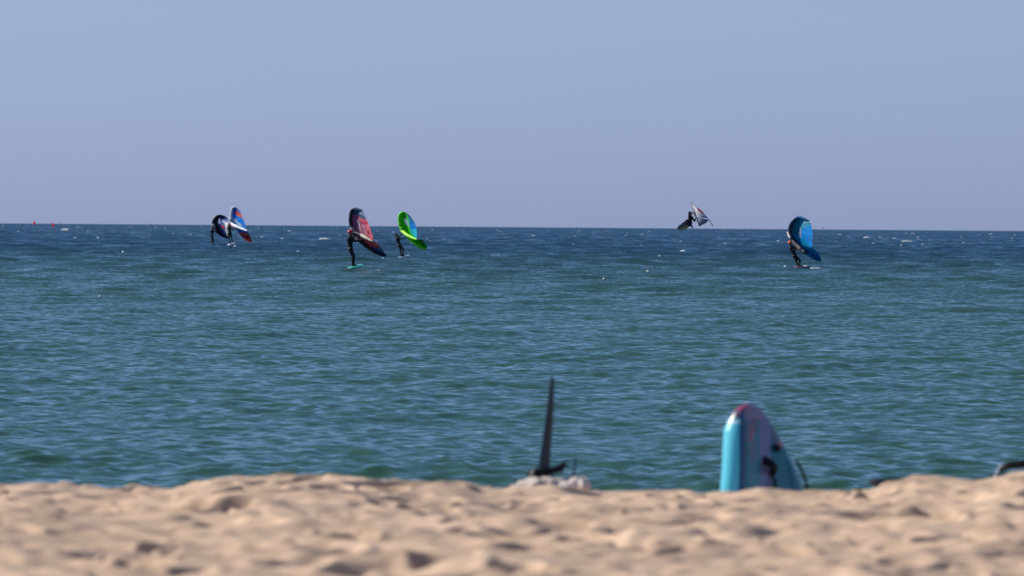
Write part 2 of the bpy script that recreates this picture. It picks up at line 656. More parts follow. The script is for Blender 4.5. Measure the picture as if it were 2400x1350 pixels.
def inflatable_wing(label, z, D, le, le_r, te, billow, base, patches, tube_base, tube_patches=(), strut=None, strut_cols=None,
                    handles=(), battens=(), group=None, n=110, m=60, tube_n=90, gain=1.7):
    """z: photo-crop to photo pixel; le: (x, y, depth offset) along the inflated leading edge; te: trailing edge of the cloth"""
    lep, tep = interp_path(le, n), interp_path(te, n)
    mid = lep[n // 2]
    root = empty('inflatable_wing', P(*z(mid[0], mid[1]), D + mid[2]))
    tag(root, label, 'wing', group)
    pos = lambda a: P(*z(a[0], a[1]), D + a[2])
    # leading edge tube
    lp = interp_path(le, tube_n)
    rr = np.interp(np.linspace(0, 1, tube_n), np.linspace(0, 1, len(le_r)), le_r)
    V, F = tube([pos(a) for a in lp], rr, 16)
    zx = np.repeat(lp[:, 0], 16); zy = np.repeat(lp[:, 1], 16)
    zx = np.r_[zx, lp[0, 0], lp[-1, 0]]; zy = np.r_[zy, lp[0, 1], lp[-1, 1]]
    mesh_obj('leading_edge', V, F, M_tube, root, cols=paint_cols(zx, zy, tube_base, tube_patches))
    # cloth
    V, zx, zy = [], [], []
    for i in range(n):
        for j in range(m):
            t = j / (m - 1)
            a = lep[i] * (1 - t) + tep[i] * t
            s = math.sin(math.pi * t ** 0.8) * math.sin(math.pi * min(max(i / (n - 1), 0.02), .98)) ** .5
            wr = 0.012 * math.sin(i * .55 + 3 * t) * t
            p = P(*z(a[0], a[1]), D + a[2] + billow * s + wr)
            V.append(p); zx.append(a[0]); zy.append(a[1])
    cl = mesh_obj('canopy', V, grid_faces(n, m), M_canopy, root, cols=paint_cols(np.array(zx), np.array(zy), base, patches, gain))
    sol = cl.modifiers.new('thickness', 'SOLIDIFY'); sol.thickness = 0.012
    if strut:
        sp = interp_path(strut[0], 40)
        rr = np.interp(np.linspace(0, 1, 40), np.linspace(0, 1, len(strut[1])), strut[1])
        V, F = tube([pos(a) for a in sp], rr, 14)
        zx = np.r_[np.repeat(sp[:, 0], 14), sp[0, 0], sp[-1, 0]]; zy = np.r_[np.repeat(sp[:, 1], 14), sp[0, 1], sp[-1, 1]]
        mesh_obj('strut', V, F, M_tube, root, cols=paint_cols(zx, zy, strut_cols[0], strut_cols[1]))
    for h in handles:
        hp = interp_path(h, 12)
        V, F = tube([pos(a) for a in hp], [0.018] * 12, 8)
        mesh_obj('handle', V, F, M_black, root)
    for h in battens:
        V, F = tube([pos(a) for a in interp_path(h, 8)], [0.02] * 8, 8)
        mesh_obj('batten', V, F, M_black, root)
    return root


# ------------------------------------------------------------------ riders
def person(label, z, D, J, helmet=None, suit=M_suit, face=(1, 0, 0), scale=1.0, group='wing riders on the water', hood=False):
    """J: joint -> (x, y, depth offset) in crop pixels; limbs are swept tapered capsules fused into one skin"""
    p = {k: P(*z(v[0], v[1]), D + v[2]) for k, v in J.items()}
    root = empty('person', (p['anL'] + p['anR']) / 2)
    tag(root, label, 'person', group)
    s = scale
    f = Vector(face).normalized()
    up = (p['head'] - p['neck']).normalized()
    side = f.cross(up).normalized()
    body, suitp = [], []

    def seg(a, b, ra, rb, b_=True, s_=True, g=0.008):
        if b_: body.append(capsule(a, b, ra * s, rb * s))
        if s_: suitp.append(capsule(a, b, (ra + g) * s, (rb + g) * s))
    hd = p['head']
    # head: cranium, jaw, nose, ears
    body.append(ball(hd + up * .02 * s, 0.098 * s, (.95, .95, 1.12)))
    body.append(capsule(hd - up * .02 * s + f * .03 * s, hd - up * .095 * s + f * .055 * s, .07 * s, .045 * s))
    body.append(capsule(hd + f * .098 * s + up * .01 * s, hd + f * .118 * s - up * .022 * s, .010 * s, .017 * s, 8))
    for k in (-1, 1):
        body.append(ball(hd + side * k * .092 * s - up * .01 * s, .026 * s, (1, .6, 1.2), 8, 6))
    seg(p['neck'] - up * .05 * s, hd - up * .06 * s, .062, .056)
    ch, pe = p['chest'], p['pelvis']
    sh = {k: p['sh' + k] for k in 'LR'}
    seg(ch, p['neck'], .13, .075)
    mid = ch * .45 + pe * .55
    seg(ch, mid, .145, .118)
    seg(mid, pe, .118, .135)
    seg(sh['L'], sh['R'], .075, .075)
    seg(ch - up * .03, sh['L'] * .7 + ch * .3, .12, .09)
    seg(ch - up * .03, sh['R'] * .7 + ch * .3, .12, .09)
    for k in 'LR':
        seg(sh[k], p['el' + k], .058, .044)
        w = p['ha' + k]
        seg(p['el' + k], w, .044, .028)
        # hand: palm, four curled fingers of unequal length, thumb off the side
        d = (w - p['el' + k]).normalized()
        sd_ = d.cross(Vector((0, 0, 1)))
        sd_ = sd_.normalized() if sd_.length > .1 else Vector((1, 0, 0))
        dn = d.cross(sd_).normalized()
        if dn.z > 0: dn = -dn
        body.append(capsule(w, w + d * .075 * s, .03 * s, .036 * s, 10))
        for q, ln in zip((-1.5, -.5, .5, 1.5), (.062, .075, .07, .054)):
            k0 = w + d * .09 * s + sd_ * q * .019 * s
            k1 = k0 + d * ln * .5 * s + dn * .012 * s
            k2 = k1 + (d * .35 + dn).normalized() * ln * .55 * s
            body.append(capsule(k0, k1, .010 * s, .009 * s, 8)); body.append(capsule(k1, k2, .009 * s, .008 * s, 8))
        t0 = w + d * .035 * s - sd_ * .03 * s
        t1 = t0 - sd_ * .025 * s + d * .035 * s + dn * .012 * s
        body.append(capsule(t0, t1, .013 * s, .011 * s, 8)); body.append(capsule(t1, t1 + d * .02 * s + dn * .022 * s, .011 * s, .009 * s, 8))
        seg(p['hip' + k], p['kn' + k], .088, .058)
        seg(pe, p['hip' + k], .125, .105)
        cm = p['kn' + k] * .65 + p['an' + k] * .35
        seg(p['kn' + k], cm, .056, .058)
        seg(cm, p['an' + k], .058, .04)
        seg(p['an' + k] - Vector((0, 0, .02)), p['toe' + k], .043, .028)
        seg(p['an' + k] - Vector((0, 0, .02)), p['an' + k] - (p['toe' + k] - p['an' + k]) * .25, .043, .033)
    if hood:
        suitp.append(ball(hd + up * .02 * s - f * .012 * s, .108 * s, (.98, .98, 1.12)))
    V, F = merge(body)
    b = mesh_obj('body', V, F, M_skin, root)
    r = b.modifiers.new('fuse', 'REMESH'); r.mode = 'VOXEL'; r.voxel_size = .009; r.use_smooth_shade = True
    V, F = merge(suitp)
    w = mesh_obj('wetsuit', V, F, suit, root)
    r = w.modifiers.new('fuse', 'REMESH'); r.mode = 'VOXEL'; r.voxel_size = .014; r.use_smooth_shade = True
    sm = w.modifiers.new('soften', 'SMOOTH'); sm.iterations = 6
    if helmet is not None:
        V, F = ball(hd + up * .035 * s - f * .006, .128 * s, (1.0, 1.0, 1.0), 20, 14)
        V = [v + up * max(0, .03 - (v - hd).dot(up)) * .75 for v in V]
        h = mesh_obj('helmet', V, F, helmet, root)
    return root


def foil_board(label, z, D, tail, nose, width, thick, base, patches=(), normal=None, mast=None, name='foil_board', rocker=.06, group='foil boards', mast_len=.75, foil=True):
    """board between two (x, y, depth) ends; normal = deck direction"""
    a, b = P(*z(tail[0], tail[1]), D + tail[2]), P(*z(nose[0], nose[1]), D + nose[2])
    d = (b - a); L = d.length; d.normalize()
    nrm = Vector(normal or (0, 0, 1)); nrm = (nrm - d * nrm.dot(d)).normalized()
    sd_ = d.cross(nrm).normalized()
    root = empty(name, (a + b) / 2)
    tag(root, label, 'board', group)
    n, m = 36, 24
    V, cs = [], []
    for i in range(n):
        t = i / (n - 1)
        tt = min(max(t, .004), .996)
        w = width / 2 * min(1, (1 - (1 - min(tt / .22, 1)) ** 2) ** .5 if tt < .22 else 1) * ((1 - ((tt - .55) / .45) ** 2.6) ** .62 if tt > .55 else 1)
        th = thick / 2 * (1 - .55 * abs(tt - .45) ** 1.6 * 2) * (1 if .03 < t < .97 else .5)
        c = a + d * L * t + nrm * rocker * (max(t - .55, 0) / .45) ** 2
        for k in range(m):
            an = 2 * math.pi * k / m
            ca, sa = math.cos(an), math.sin(an)
            u = abs(ca) ** .55 * (1 if ca > 0 else -1); v = abs(sa) ** .7 * (1 if sa > 0 else -1)
            V.append(c + sd_ * w * u + nrm * th * v)
            cc = lin(base)
            for rgb, fn in patches:
                if fn(t, u, v): cc = lin(rgb)
            cs.append(cc)
    F = grid_faces(n, m, True) + [tuple(range(m)), tuple((n - 1) * m + k for k in reversed(range(m)))]
    mesh_obj('hull', V, F, M_board, root, cols=np.array(cs))
    if foil:
        m0 = a + d * L * .32 - nrm * thick * .4
        m1 = m0 - nrm * mast_len
        V, F = tube([m0 + (m1 - m0) * t for t in np.linspace(0, 1, 8)], [.035] * 8, 10)
        V = [m0 + d * (v - m0).dot(d) * 1.3 + sd_ * (v - m0).dot(sd_) * .3 + nrm * (v - m0).dot(nrm) for v in V]
        mesh_obj('mast', V, F, M_black, root)
        V, F = tube([m1 - d * .5, m1 - d * .2, m1 + d * .15, m1 + d * .32], [.012, .02, .022, .006], 10)
        mesh_obj('fuselage', V, F, M_black, root)
        for cpos, span, chord in ((m1 + d * .2, .42, .16), (m1 - d * .48, .19, .07)):
            V = []
            for i in range(17):
                t = -1 + i / 8
                c_ = chord * (1 - .75 * t * t)
                base_ = cpos + sd_ * span * t + nrm * (-.03 * t * t) - d * .05 * t * t
                for q in range(8):
                    an = 2 * math.pi * q / 8
                    V.append(base_ + d * c_ / 2 * math.cos(an) + nrm * .012 * math.sin(an))
            mesh_obj('front_wing' if span > .3 else 'stabilizer', V, grid_faces(17, 8, True) + [tuple(range(8)), tuple(16 * 8 + q for q in reversed(range(8)))], M_black, root)
    return root, (a, b, d, nrm, sd_, L)


M_red_h = flat_mat('red_helmet', (190, 25, 60), rough=.35)
M_orange_h = flat_mat('orange_helmet', (240, 110, 50), rough=.4)
M_dark_h = flat_mat('dark_helmet', (22, 24, 30), rough=.4)
M_pale_h = flat_mat('pale_helmet', (150, 165, 150), rough=.4)

# ---- 1: far left rider with navy wing
z1 = zoomer(470, 470, 11.25)
inflatable_wing('navy and black wing with red patch, leftmost wing above the horizon', z1, 770,
    [(745, 995, 0), (640, 960, .1), (520, 900, .2), (430, 815, .3), (370, 735, .3), (340, 650, .3), (335, 560, .3), (370, 475, .3), (435, 420, .3), (520, 398, .3), (620, 425, .2), (715, 490, .2)],
    [.05, .09, .11, .12, .12, .11, .09, .05],
    [(760, 990, -.2), (735, 930, -.5), (715, 850, -.7), (710, 780, -.8), (705, 720, -.9), (715, 660, -.9), (725, 600, -.8), (735, 570, -.6), (735, 540, -.5), (735, 520, -.4), (728, 505, -.2), (720, 495, .1)],
    .35, (52, 78, 120),
    [((24, 30, 50), [(300, 380), (540, 380), (440, 600), (520, 820), (700, 1000), (300, 900)]),
     ((56, 86, 138), [(530, 430), (610, 430), (640, 560), (640, 800), (700, 950), (560, 860), (520, 640)]),
     ((92, 108, 160), [(600, 420), (725, 490), (725, 580), (640, 600)]),
     ((190, 195, 222), [(640, 590), (740, 550), (740, 900), (690, 940), (650, 780)]),
     ((165, 175, 205), [(500, 455), (524, 500), (532, 600), (502, 622), (458, 580), (478, 500)], .25),
     ((215, 55, 65), [(520, 660), (595, 650), (645, 770), (590, 730)])],
    (22, 28, 46), [((225, 215, 195), [(300, 620), (345, 620), (375, 720), (345, 730)])],  # navy tube; the cream patch is its sunlit edge, put into the colour
    group='inflatable wings held by riders')
person('person in dark wetsuit holding the navy wing, leftmost rider', z1, 770, dict(
    head=(322, 705, 0), neck=(312, 745, 0), chest=(298, 800, 0), pelvis=(296, 915, 0),
    shL=(300, 775, .17), shR=(300, 778, -.17), elL=(345, 812, .2), haL=(375, 780, .2), elR=(340, 830, -.2), haR=(385, 795, -.15),
    hipL=(300, 930, .09), hipR=(292, 930, -.09), knL=(335, 1015, .1), anL=(340, 1105, .1), toeL=(362, 1118, .12),
    knR=(300, 1020, -.12), anR=(290, 1108, -.12), toeR=(312, 1120, -.15)), helmet=M_dark_h, face=(1, .2, 0))
foil_board('small dark blue board under the leftmost rider', z1, 770, (345, 1150, -.55), (312, 1135, .65), .55, .09, (30, 50, 85), mast_len=.5)

# ---- 2: blue and orange wing with white leading edge
inflatable_wing('blue and orange wing with thick white leading edge', z1, 735,
    [(962, 212, .1), (925, 190, .1), (870, 178, .15), (835, 210, .2), (815, 300, .25), (805, 410, .3), (812, 530, .3), (845, 640, .2), (900, 745, 0), (965, 830, -.1), (1030, 920, -.2), (1120, 1015, -.3), (1220, 1080, -.3), (1340, 1130, -.3)],
    [.04, .09, .12, .14, .14, .13, .12, .11, .09, .05],
    [(975, 205, .1), (1015, 245, -.3), (1050, 300, -.6), (1085, 390, -.9), (1115, 470, -1.2), (1145, 550, -1.4), (1170, 630, -1.5), (1192, 700, -1.6), (1200, 750, -1.6), (1245, 820, -1.4), (1290, 910, -1.1), (1325, 980, -.8), (1342, 1050, -.5), (1350, 1130, -.3)],
    .4, (10, 120, 200),
    [((24, 84, 150), [(850, 200), (1000, 215), (1080, 330), (980, 290), (860, 270)]),
     ((205, 75, 62), [(885, 272), (965, 285), (1060, 345), (1125, 475), (1040, 435), (930, 375)]),
     ((165, 190, 205), [(868, 475), (945, 482), (985, 565), (1105, 650), (1095, 695), (1000, 650), (940, 600), (880, 560)], .5),
     ((24, 62, 110), [(880, 590), (1000, 650), (1100, 700), (1180, 760), (1000, 700), (900, 640)]),
     ((20, 100, 165), [(960, 770), (1245, 810), (1280, 870), (1000, 830)]),
     ((215, 82, 60), [(1005, 828), (1290, 875), (1340, 1000), (1350, 1130), (1200, 1080), (1060, 930)]),
     ((60, 50, 70), [(1070, 885), (1240, 925), (1305, 960), (1310, 985), (1120, 930)]),
     ((60, 60, 90), [(1255, 860), (1300, 910), (1330, 1000), (1290, 960)])],
    (232, 232, 240), [((70, 75, 100), [(920, 160), (1000, 160), (1000, 240), (940, 225)]), ((60, 60, 80), [(790, 510), (850, 510), (850, 560), (800, 545)])],
    strut=([(820, 625, .2), (930, 675, -.5), (1060, 730, -1.0), (1235, 800, -1.7)], [.13, .13, .11, .06]), strut_cols=((232, 232, 240), []),
    handles=([(870, 690, .1), (900, 745, -.4), (960, 755, -.6), (975, 715, -.7)],), group='inflatable wings held by riders')
person('person with magenta helmet standing on white board behind the blue wing', z1, 735, dict(
    head=(757, 645, 0), neck=(762, 690, 0), chest=(765, 745, 0), pelvis=(770, 850, 0),
    shL=(795, 705, .1), shR=(725, 715, -.1), elL=(850, 765, .1), haL=(935, 760, 0), elR=(780, 770, -.25), haR=(850, 735, -.25),
    hipL=(795, 870, .08), hipR=(748, 870, -.08), knL=(820, 985, .1), anL=(850, 1100, .1), toeL=(880, 1112, 0),
    knR=(762, 990, -.12), anR=(778, 1120, -.12), toeR=(812, 1130, -.25)), helmet=M_red_h, face=(1, .3, -.1))
foil_board('short white board under the rider with magenta helmet', z1, 735, (722, 1172, -.2), (910, 1122, .2), .5, .1, (225, 228, 235), mast_len=.62)

# ---- 3: red wing, nearest rider
z2 = zoomer(790, 470, 7.714)
inflatable_wing('dark red and coral wing with black leading edge and grey patches', z2, 400,
    [(452, 178, .2), (380, 158, .2), (310, 142, .2), (265, 185, .25), (248, 260, .3), (242, 350, .3), (255, 450, .3), (275, 520, .25), (310, 610, .2), (365, 690, .1), (430, 740, 0), (520, 815, -.1), (610, 885, -.2), (705, 940, -.3), (800, 985, -.3), (895, 1008, -.3)],
    [.045, .06, .085, .092, .095, .095, .095, .09, .08, .06, .035],
    [(457, 182, .15), (480, 225, -.2), (508, 285, -.5), (535, 340, -.7), (558, 395, -.9), (580, 450, -1.0), (602, 515, -1.2), (625, 580, -1.3), (645, 640, -1.4), (668, 728, -1.4), (720, 775, -1.2), (775, 825, -1.0), (820, 885, -.8), (855, 935, -.6), (880, 975, -.4), (900, 1005, -.3)],
    .4, (158, 84, 108),
    [((160, 98, 128), [(240, 240), (340, 260), (380, 420), (430, 600), (330, 600), (270, 440)]),
     ((70, 90, 120), [(230, 150), (452, 170), (470, 200), (538, 368), (480, 345), (430, 312), (380, 272), (280, 238)]),
     ((232, 104, 116), [(556, 385), (610, 510), (672, 730), (630, 705), (518, 622), (535, 470)]),
     ((185, 66, 90), [(430, 320), (556, 370), (556, 420), (500, 420)]),
     ((186, 180, 200), [(366, 345), (388, 352), (442, 562), (416, 556)], .35),
     ((186, 180, 200), [(465, 440), (482, 442), (520, 604), (504, 600)], .35),
     ((120, 50, 70), [(545, 545), (590, 545), (595, 610), (560, 605)]),
     ((190, 84, 104), [(430, 690), (600, 720), (700, 750), (800, 840), (700, 842), (600, 840), (500, 770)]),
     ((84, 102, 132), [(560, 820), (660, 848), (800, 838), (905, 1010), (800, 990), (700, 940)])],
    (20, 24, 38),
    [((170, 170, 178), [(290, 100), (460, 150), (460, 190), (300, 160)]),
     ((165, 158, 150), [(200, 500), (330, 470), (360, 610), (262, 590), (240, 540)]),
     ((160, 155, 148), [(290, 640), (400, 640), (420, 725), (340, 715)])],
    strut=([(320, 580, .2), (430, 620, -.4), (520, 670, -.9), (600, 715, -1.2), (665, 747, -1.5)], [.08, .09, .09, .06, .03]),
    strut_cols=((165, 158, 150), [((26, 30, 44), [(300, 500), (450, 560), (440, 640), (330, 640)]), ((26, 28, 36), [(600, 690), (700, 730), (680, 790), (640, 760)])]),
    handles=([(290, 590, .1), (300, 625, -.1), (330, 640, -.1)], [(400, 660, -.1), (405, 715, -.3), (450, 700, -.5)]), group='inflatable wings held by riders')
person('person with red helmet on mint board holding the dark red wing', z2, 400, dict(
    head=(236, 590, 0), neck=(238, 640, 0), chest=(230, 715, 0), pelvis=(240, 870, 0),
    shL=(262, 680, .17), shR=(212, 690, -.17), elL=(320, 700, .25), haL=(300, 635, .1), elR=(330, 740, -.25), haR=(400, 715, -.15),
    hipL=(252, 885, .09), hipR=(240, 885, -.1), knL=(305, 1010, .12), anL=(298, 1165, .12), toeL=(360, 1178, .1),
    knR=(282, 1015, -.12), anR=(285, 1165, -.12), toeR=(345, 1185, -.15)), helmet=M_red_h, face=(1, .2, -.1))
foil_board('mint green board under the rider in red helmet', z2, 400, (234, 1222, -.5), (440, 1176, .5), .5, .11, (70, 180, 155),
           [((60, 160, 140), lambda t, u, v: v > .6 and .3 < t < .5), ((120, 225, 200), lambda t, u, v: t > .9)], normal=(.05, .1, 1), mast_len=.55)

# ---- 4: green wing
z3 = zoomer(910, 480, 10)
inflatable_wing('bright green wing with blue and cyan rear panel', z3, 555,
    [(412, 190, .1), (350, 178, .15), (300, 195, .2), (270, 250, .25), (262, 330, .3), (275, 430, .3), (300, 520, .3), (340, 600, .2), (400, 670, .1), (470, 750, 0), (545, 835, -.1), (630, 910, -.2), (725, 980, -.3), (820, 1025, -.3), (888, 1040, -.3)],
    [.04, .09, .12, .13, .13, .13, .12, .11, .09, .07],
    [(422, 188, .1), (480, 232, -.3), (530, 285, -.5), (570, 340, -.8), (605, 395, -1), (630, 450, -1.1), (650, 520, -1.2), (665, 600, -1.3), (672, 700, -1.4), (678, 795, -1.4), (770, 812, -1.1), (845, 865, -.8), (885, 915, -.6), (905, 970, -.4), (908, 1035, -.3)],
    .4, (52, 178, 36),
    [((62, 200, 30), [(290, 190), (360, 210), (380, 500), (420, 620), (340, 600), (280, 440)]),
     ((24, 62, 112), [(410, 180), (490, 225), (625, 435), (560, 395), (500, 310), (460, 260)]),
     ((26, 118, 190), [(462, 262), (500, 312), (560, 395), (628, 440), (662, 562), (590, 572), (530, 612), (508, 480), (492, 350)]),
     ((40, 165, 235), [(528, 614), (600, 570), (664, 558), (682, 800), (600, 730), (540, 665)]),
     ((150, 175, 172), [(368, 322), (432, 330), (482, 430), (494, 525), (440, 475), (398, 440)], .45),
     ((30, 110, 60), [(345, 225), (392, 232), (400, 255), (352, 245)]), ((30, 110, 60), [(365, 265), (410, 272), (450, 330), (430, 328), (400, 295), (372, 285)]),
     ((18, 70, 52), [(635, 825), (720, 805), (800, 820), (870, 885), (800, 865), (720, 835)]),
     ((36, 130, 40), [(640, 850), (860, 900), (905, 1000), (800, 930)])],
    (105, 225, 30),
    [((20, 40, 20), [(270, 465), (318, 470), (318, 488), (280, 486)]), ((20, 40, 20), [(300, 492), (340, 500), (342, 522), (308, 520)]), ((20, 40, 20), [(318, 575), (360, 580), (362, 604), (330, 602)])],
    strut=([(310, 600, .3), (430, 700, -.4), (560, 770, -.9), (668, 812, -1.5)], [.10, .11, .09, .04]), strut_cols=((165, 245, 60), []),
    handles=([(320, 640, .2), (335, 672, 0), (370, 680, -.1)], [(420, 730, -.2), (440, 765, -.3), (480, 760, -.5)]), group='inflatable wings held by riders')
person('person in black wetsuit reaching up to the bright green wing', z3, 555, dict(
    head=(192, 712, 0), neck=(200, 752, 0), chest=(222, 812, 0), pelvis=(255, 935, 0),
    shL=(232, 770, .16), shR=(210, 780, -.16), elL=(280, 712, .2), haL=(332, 672, .2), elR=(320, 800, -.2), haR=(418, 765, -.1),
    hipL=(272, 945, .09), hipR=(252, 950, -.09), knL=(352, 1045, .1), anL=(335, 1175, .1), toeL=(372, 1190, .12),
    knR=(290, 1065, -.12), anR=(305, 1190, -.12), toeR=(345, 1205, -.15)), hood=True, face=(1, .1, 0), scale=.94)
foil_board('thin pale grey board under the rider with green wing', z3, 555, (245, 1240, -.45), (472, 1202, .5), .5, .07, (170, 190, 205),
           [((45, 60, 75), lambda t, u, v: v > .5 and .3 < t < .8)], mast_len=.42)

# ---- 5: jumping rider
z4 = zoomer(1570, 460, 13.5)
inflatable_wing('lavender and red wing with dark leading edge, held by the airborne rider', z4, 520,
    [(682, 198, .6), (705, 270, .5), (740, 380, .3), (785, 480, .1), (825, 570, 0), (860, 670, -.1), (890, 780, -.1), (915, 860, 0), (938, 935, .2)],
    [.035, .05, .06, .06, .06, .05, .045, .04, .04],
    [(695, 205, .5), (830, 345, -.1), (940, 415, -.5), (1030, 490, -.8), (1110, 580, -1), (1180, 660, -1), (1225, 740, -1), (1130, 850, -.5), (965, 925, .1)],
    -.35, (172, 176, 192),
    [((180, 182, 215), [(670, 200), (830, 345), (905, 490), (740, 270)]),
     ((222, 222, 240), [(735, 250), (800, 335), (895, 480), (918, 560), (910, 660), (948, 895), (915, 905), (850, 620), (820, 500), (742, 350)]),
     ((140, 52, 70), [(832, 345), (985, 430), (1110, 575), (1000, 545), (905, 482)]),
     ((190, 192, 205), [(920, 600), (1060, 610), (1000, 660), (930, 660)]),
     ((50, 66, 130), [(1105, 730), (1160, 740), (1155, 765), (1110, 760)]),
     ((160, 172, 212), [(1180, 700), (1230, 730), (1230, 800), (1190, 800)]),
     ((22, 26, 40), [(915, 885), (1010, 890), (940, 950)])],
    (30, 34, 52), [((150, 120, 120), [(720, 420), (860, 640), (900, 800), (860, 800), (800, 600)])],
    strut=([(845, 660, -.1), (1000, 700, -.7), (1150, 720, -1.1), (1235, 730, -1.3)], [.05, .05, .04, .03]), strut_cols=((105, 125, 190), []),
    handles=([(760, 560, .1), (800, 620, .2), (845, 640, 0)], [(800, 740, .3), (855, 790, .2), (880, 770, 0)]),
    gain=1.25, battens=([(1225, 725, -1), (1300, 830, -.8), (1362, 952, -.6)],), group='inflatable wings held by riders')
person('person airborne above the horizon with a board angled at the feet', z4, 520, dict(
    head=(648, 575, 0), neck=(650, 625, 0), chest=(652, 690, 0), pelvis=(620, 800, 0),
    shL=(700, 660, .12), shR=(610, 645, -.12), elL=(775, 790, .15), haL=(828, 665, .1), elR=(612, 500, -.1), haR=(722, 530, -.1),
    hipL=(650, 810, .09), hipR=(600, 805, -.09), knL=(640, 850, -.35), anL=(545, 880, -.15), toeL=(510, 860, -.3),
    knR=(545, 760, -.35), anR=(455, 835, -.15), toeR=(430, 820, -.3)), helmet=M_pale_h, face=(.7, -.5, -.2))
_, jb = foil_board('dark navy board with yellow green edge tilted in mid air', z4, 520, (660, 790, .35), (262, 1080, -.3), .56, .12, (20, 26, 52),
           [((96, 102, 36), lambda t, u, v: u < -.62 and t > .45), ((48, 56, 48), lambda t, u, v: -.62 <= u < -.3 and t > .6), ((36, 44, 52), lambda t, u, v: t < .42)],
           normal=(-.35, -.75, .5), foil=False)
r_ = [o for o in bpy.data.objects if o.name.startswith('foil_board')][-1]
V, F = tube([P(*z4(x, y), 520 + d) for x, y, d in ((610, 870, .2), (650, 905, .1), (700, 965, 0), (742, 1018, -.05))], [.06, .075, .05, .012], 12)
mesh_obj('front_wing', V, F, M_black, _)
V, F = tube([P(*z4(x, y), 520 + d) for x, y, d in ((520, 900, .1), (570, 890, .3), (620, 880, .3))], [.03, .03, .03], 10)
mesh_obj('mast', V, F, M_black, _)

# ---- 6: teal blue wing on the right
z5 = zoomer(1820, 490, 8.71)
inflatable_wing('deep blue wing with a bright blue rear panel and slim pale window', z5, 465,
    [(655, 238, -.2), (560, 195, 0), (470, 168, .2), (390, 195, .3), (325, 265, .35), (285, 355, .4), (272, 450, .4), (300, 550, .4), (360, 650, .3), (445, 745, .2), (530, 835, .1), (620, 905, 0), (720, 980, -.1), (810, 1035, -.1), (905, 1060, -.1)],
    [.04, .07, .10, .11, .11, .11, .11, .10, .08, .05],
    [(668, 245, -.3), (690, 290, -.6), (708, 330, -.8), (722, 380, -1), (730, 430, -1.1), (735, 490, -1.2), (736, 560, -1.3), (736, 640, -1.4), (735, 720, -1.5), (735, 785, -1.5), (790, 830, -1.3), (840, 880, -1), (880, 935, -.7), (902, 990, -.4), (914, 1058, -.1)],
    .5, (8, 128, 156),
    [((5, 112, 128), [(300, 200), (460, 170), (480, 340), (450, 560), (300, 480)]),
     ((0, 120, 178), [(510, 455), (590, 355), (700, 322), (745, 500), (745, 800), (640, 720), (515, 625)]),
     ((0, 128, 165), [(290, 490), (400, 510), (560, 620), (700, 760), (800, 800), (890, 930), (925, 1065), (700, 950), (560, 860), (400, 720)]),
     ((0, 110, 165), [(600, 890), (700, 950), (800, 1000), (920, 1060), (880, 1075), (700, 1000)]),
     ((175, 182, 205), [(490, 358), (506, 400), (502, 592), (455, 556), (466, 440)], .25),
     ((4, 50, 84), [(600, 280), (690, 300), (700, 330), (640, 305)])],
    (10, 52, 92), [((12, 100, 150), [(400, 130), (700, 130), (700, 260), (400, 215)]), ((10, 110, 160), [(650, 900), (930, 900), (930, 1080), (640, 1000)]), ((24, 34, 60), [(200, 200), (300, 300), (320, 560), (600, 880), (560, 920), (230, 600)])],
    strut=([(232, 470, .1), (262, 560, -.1), (330, 650, -.3), (430, 755, -.5), (520, 840, -.7), (575, 880, -.9)], [.05, .07, .06, .07, .09, .07]),
    strut_cols=((28, 32, 50), [((205, 200, 195), [(215, 440), (265, 470), (300, 590), (275, 590), (225, 520)]), ((150, 130, 120), [(290, 590), (330, 620), (440, 750), (500, 830), (470, 830), (380, 730)])]),  # cream patch: highlight along the dark strut's left edge, painted into its colour
    handles=([(340, 690, -.3), (360, 745, -.3), (440, 800, -.4), (450, 765, -.5)],),
    battens=([(650, 580, -1.0), (740, 652, -1.45)],), group='inflatable wings held by riders')
person('person with orange helmet under the deep blue wing', z5, 465, dict(
    head=(282, 700, 0), neck=(296, 745, 0), chest=(312, 800, 0), pelvis=(362, 950, 0),
    shL=(330, 775, .15), shR=(290, 785, -.15), elL=(385, 800, .2), haL=(425, 790, .1), elR=(350, 835, -.25), haR=(430, 825, -.3),
    hipL=(385, 965, .09), hipR=(360, 965, -.09), knL=(478, 1050, .1), anL=(468, 1145, .1), toeL=(505, 1160, .1),
    knR=(412, 1070, -.12), anR=(428, 1160, -.12), toeR=(465, 1172, -.15)), helmet=M_orange_h, face=(1, .2, 0), scale=.93)
foil_board('dark maroon board on the water with white wake behind it', z5, 465, (640, 1188, .5), (405, 1206, -.5), .55, .2, (78, 48, 66),
           [((150, 110, 120), lambda t, u, v: t > .85)], mast_len=.4)


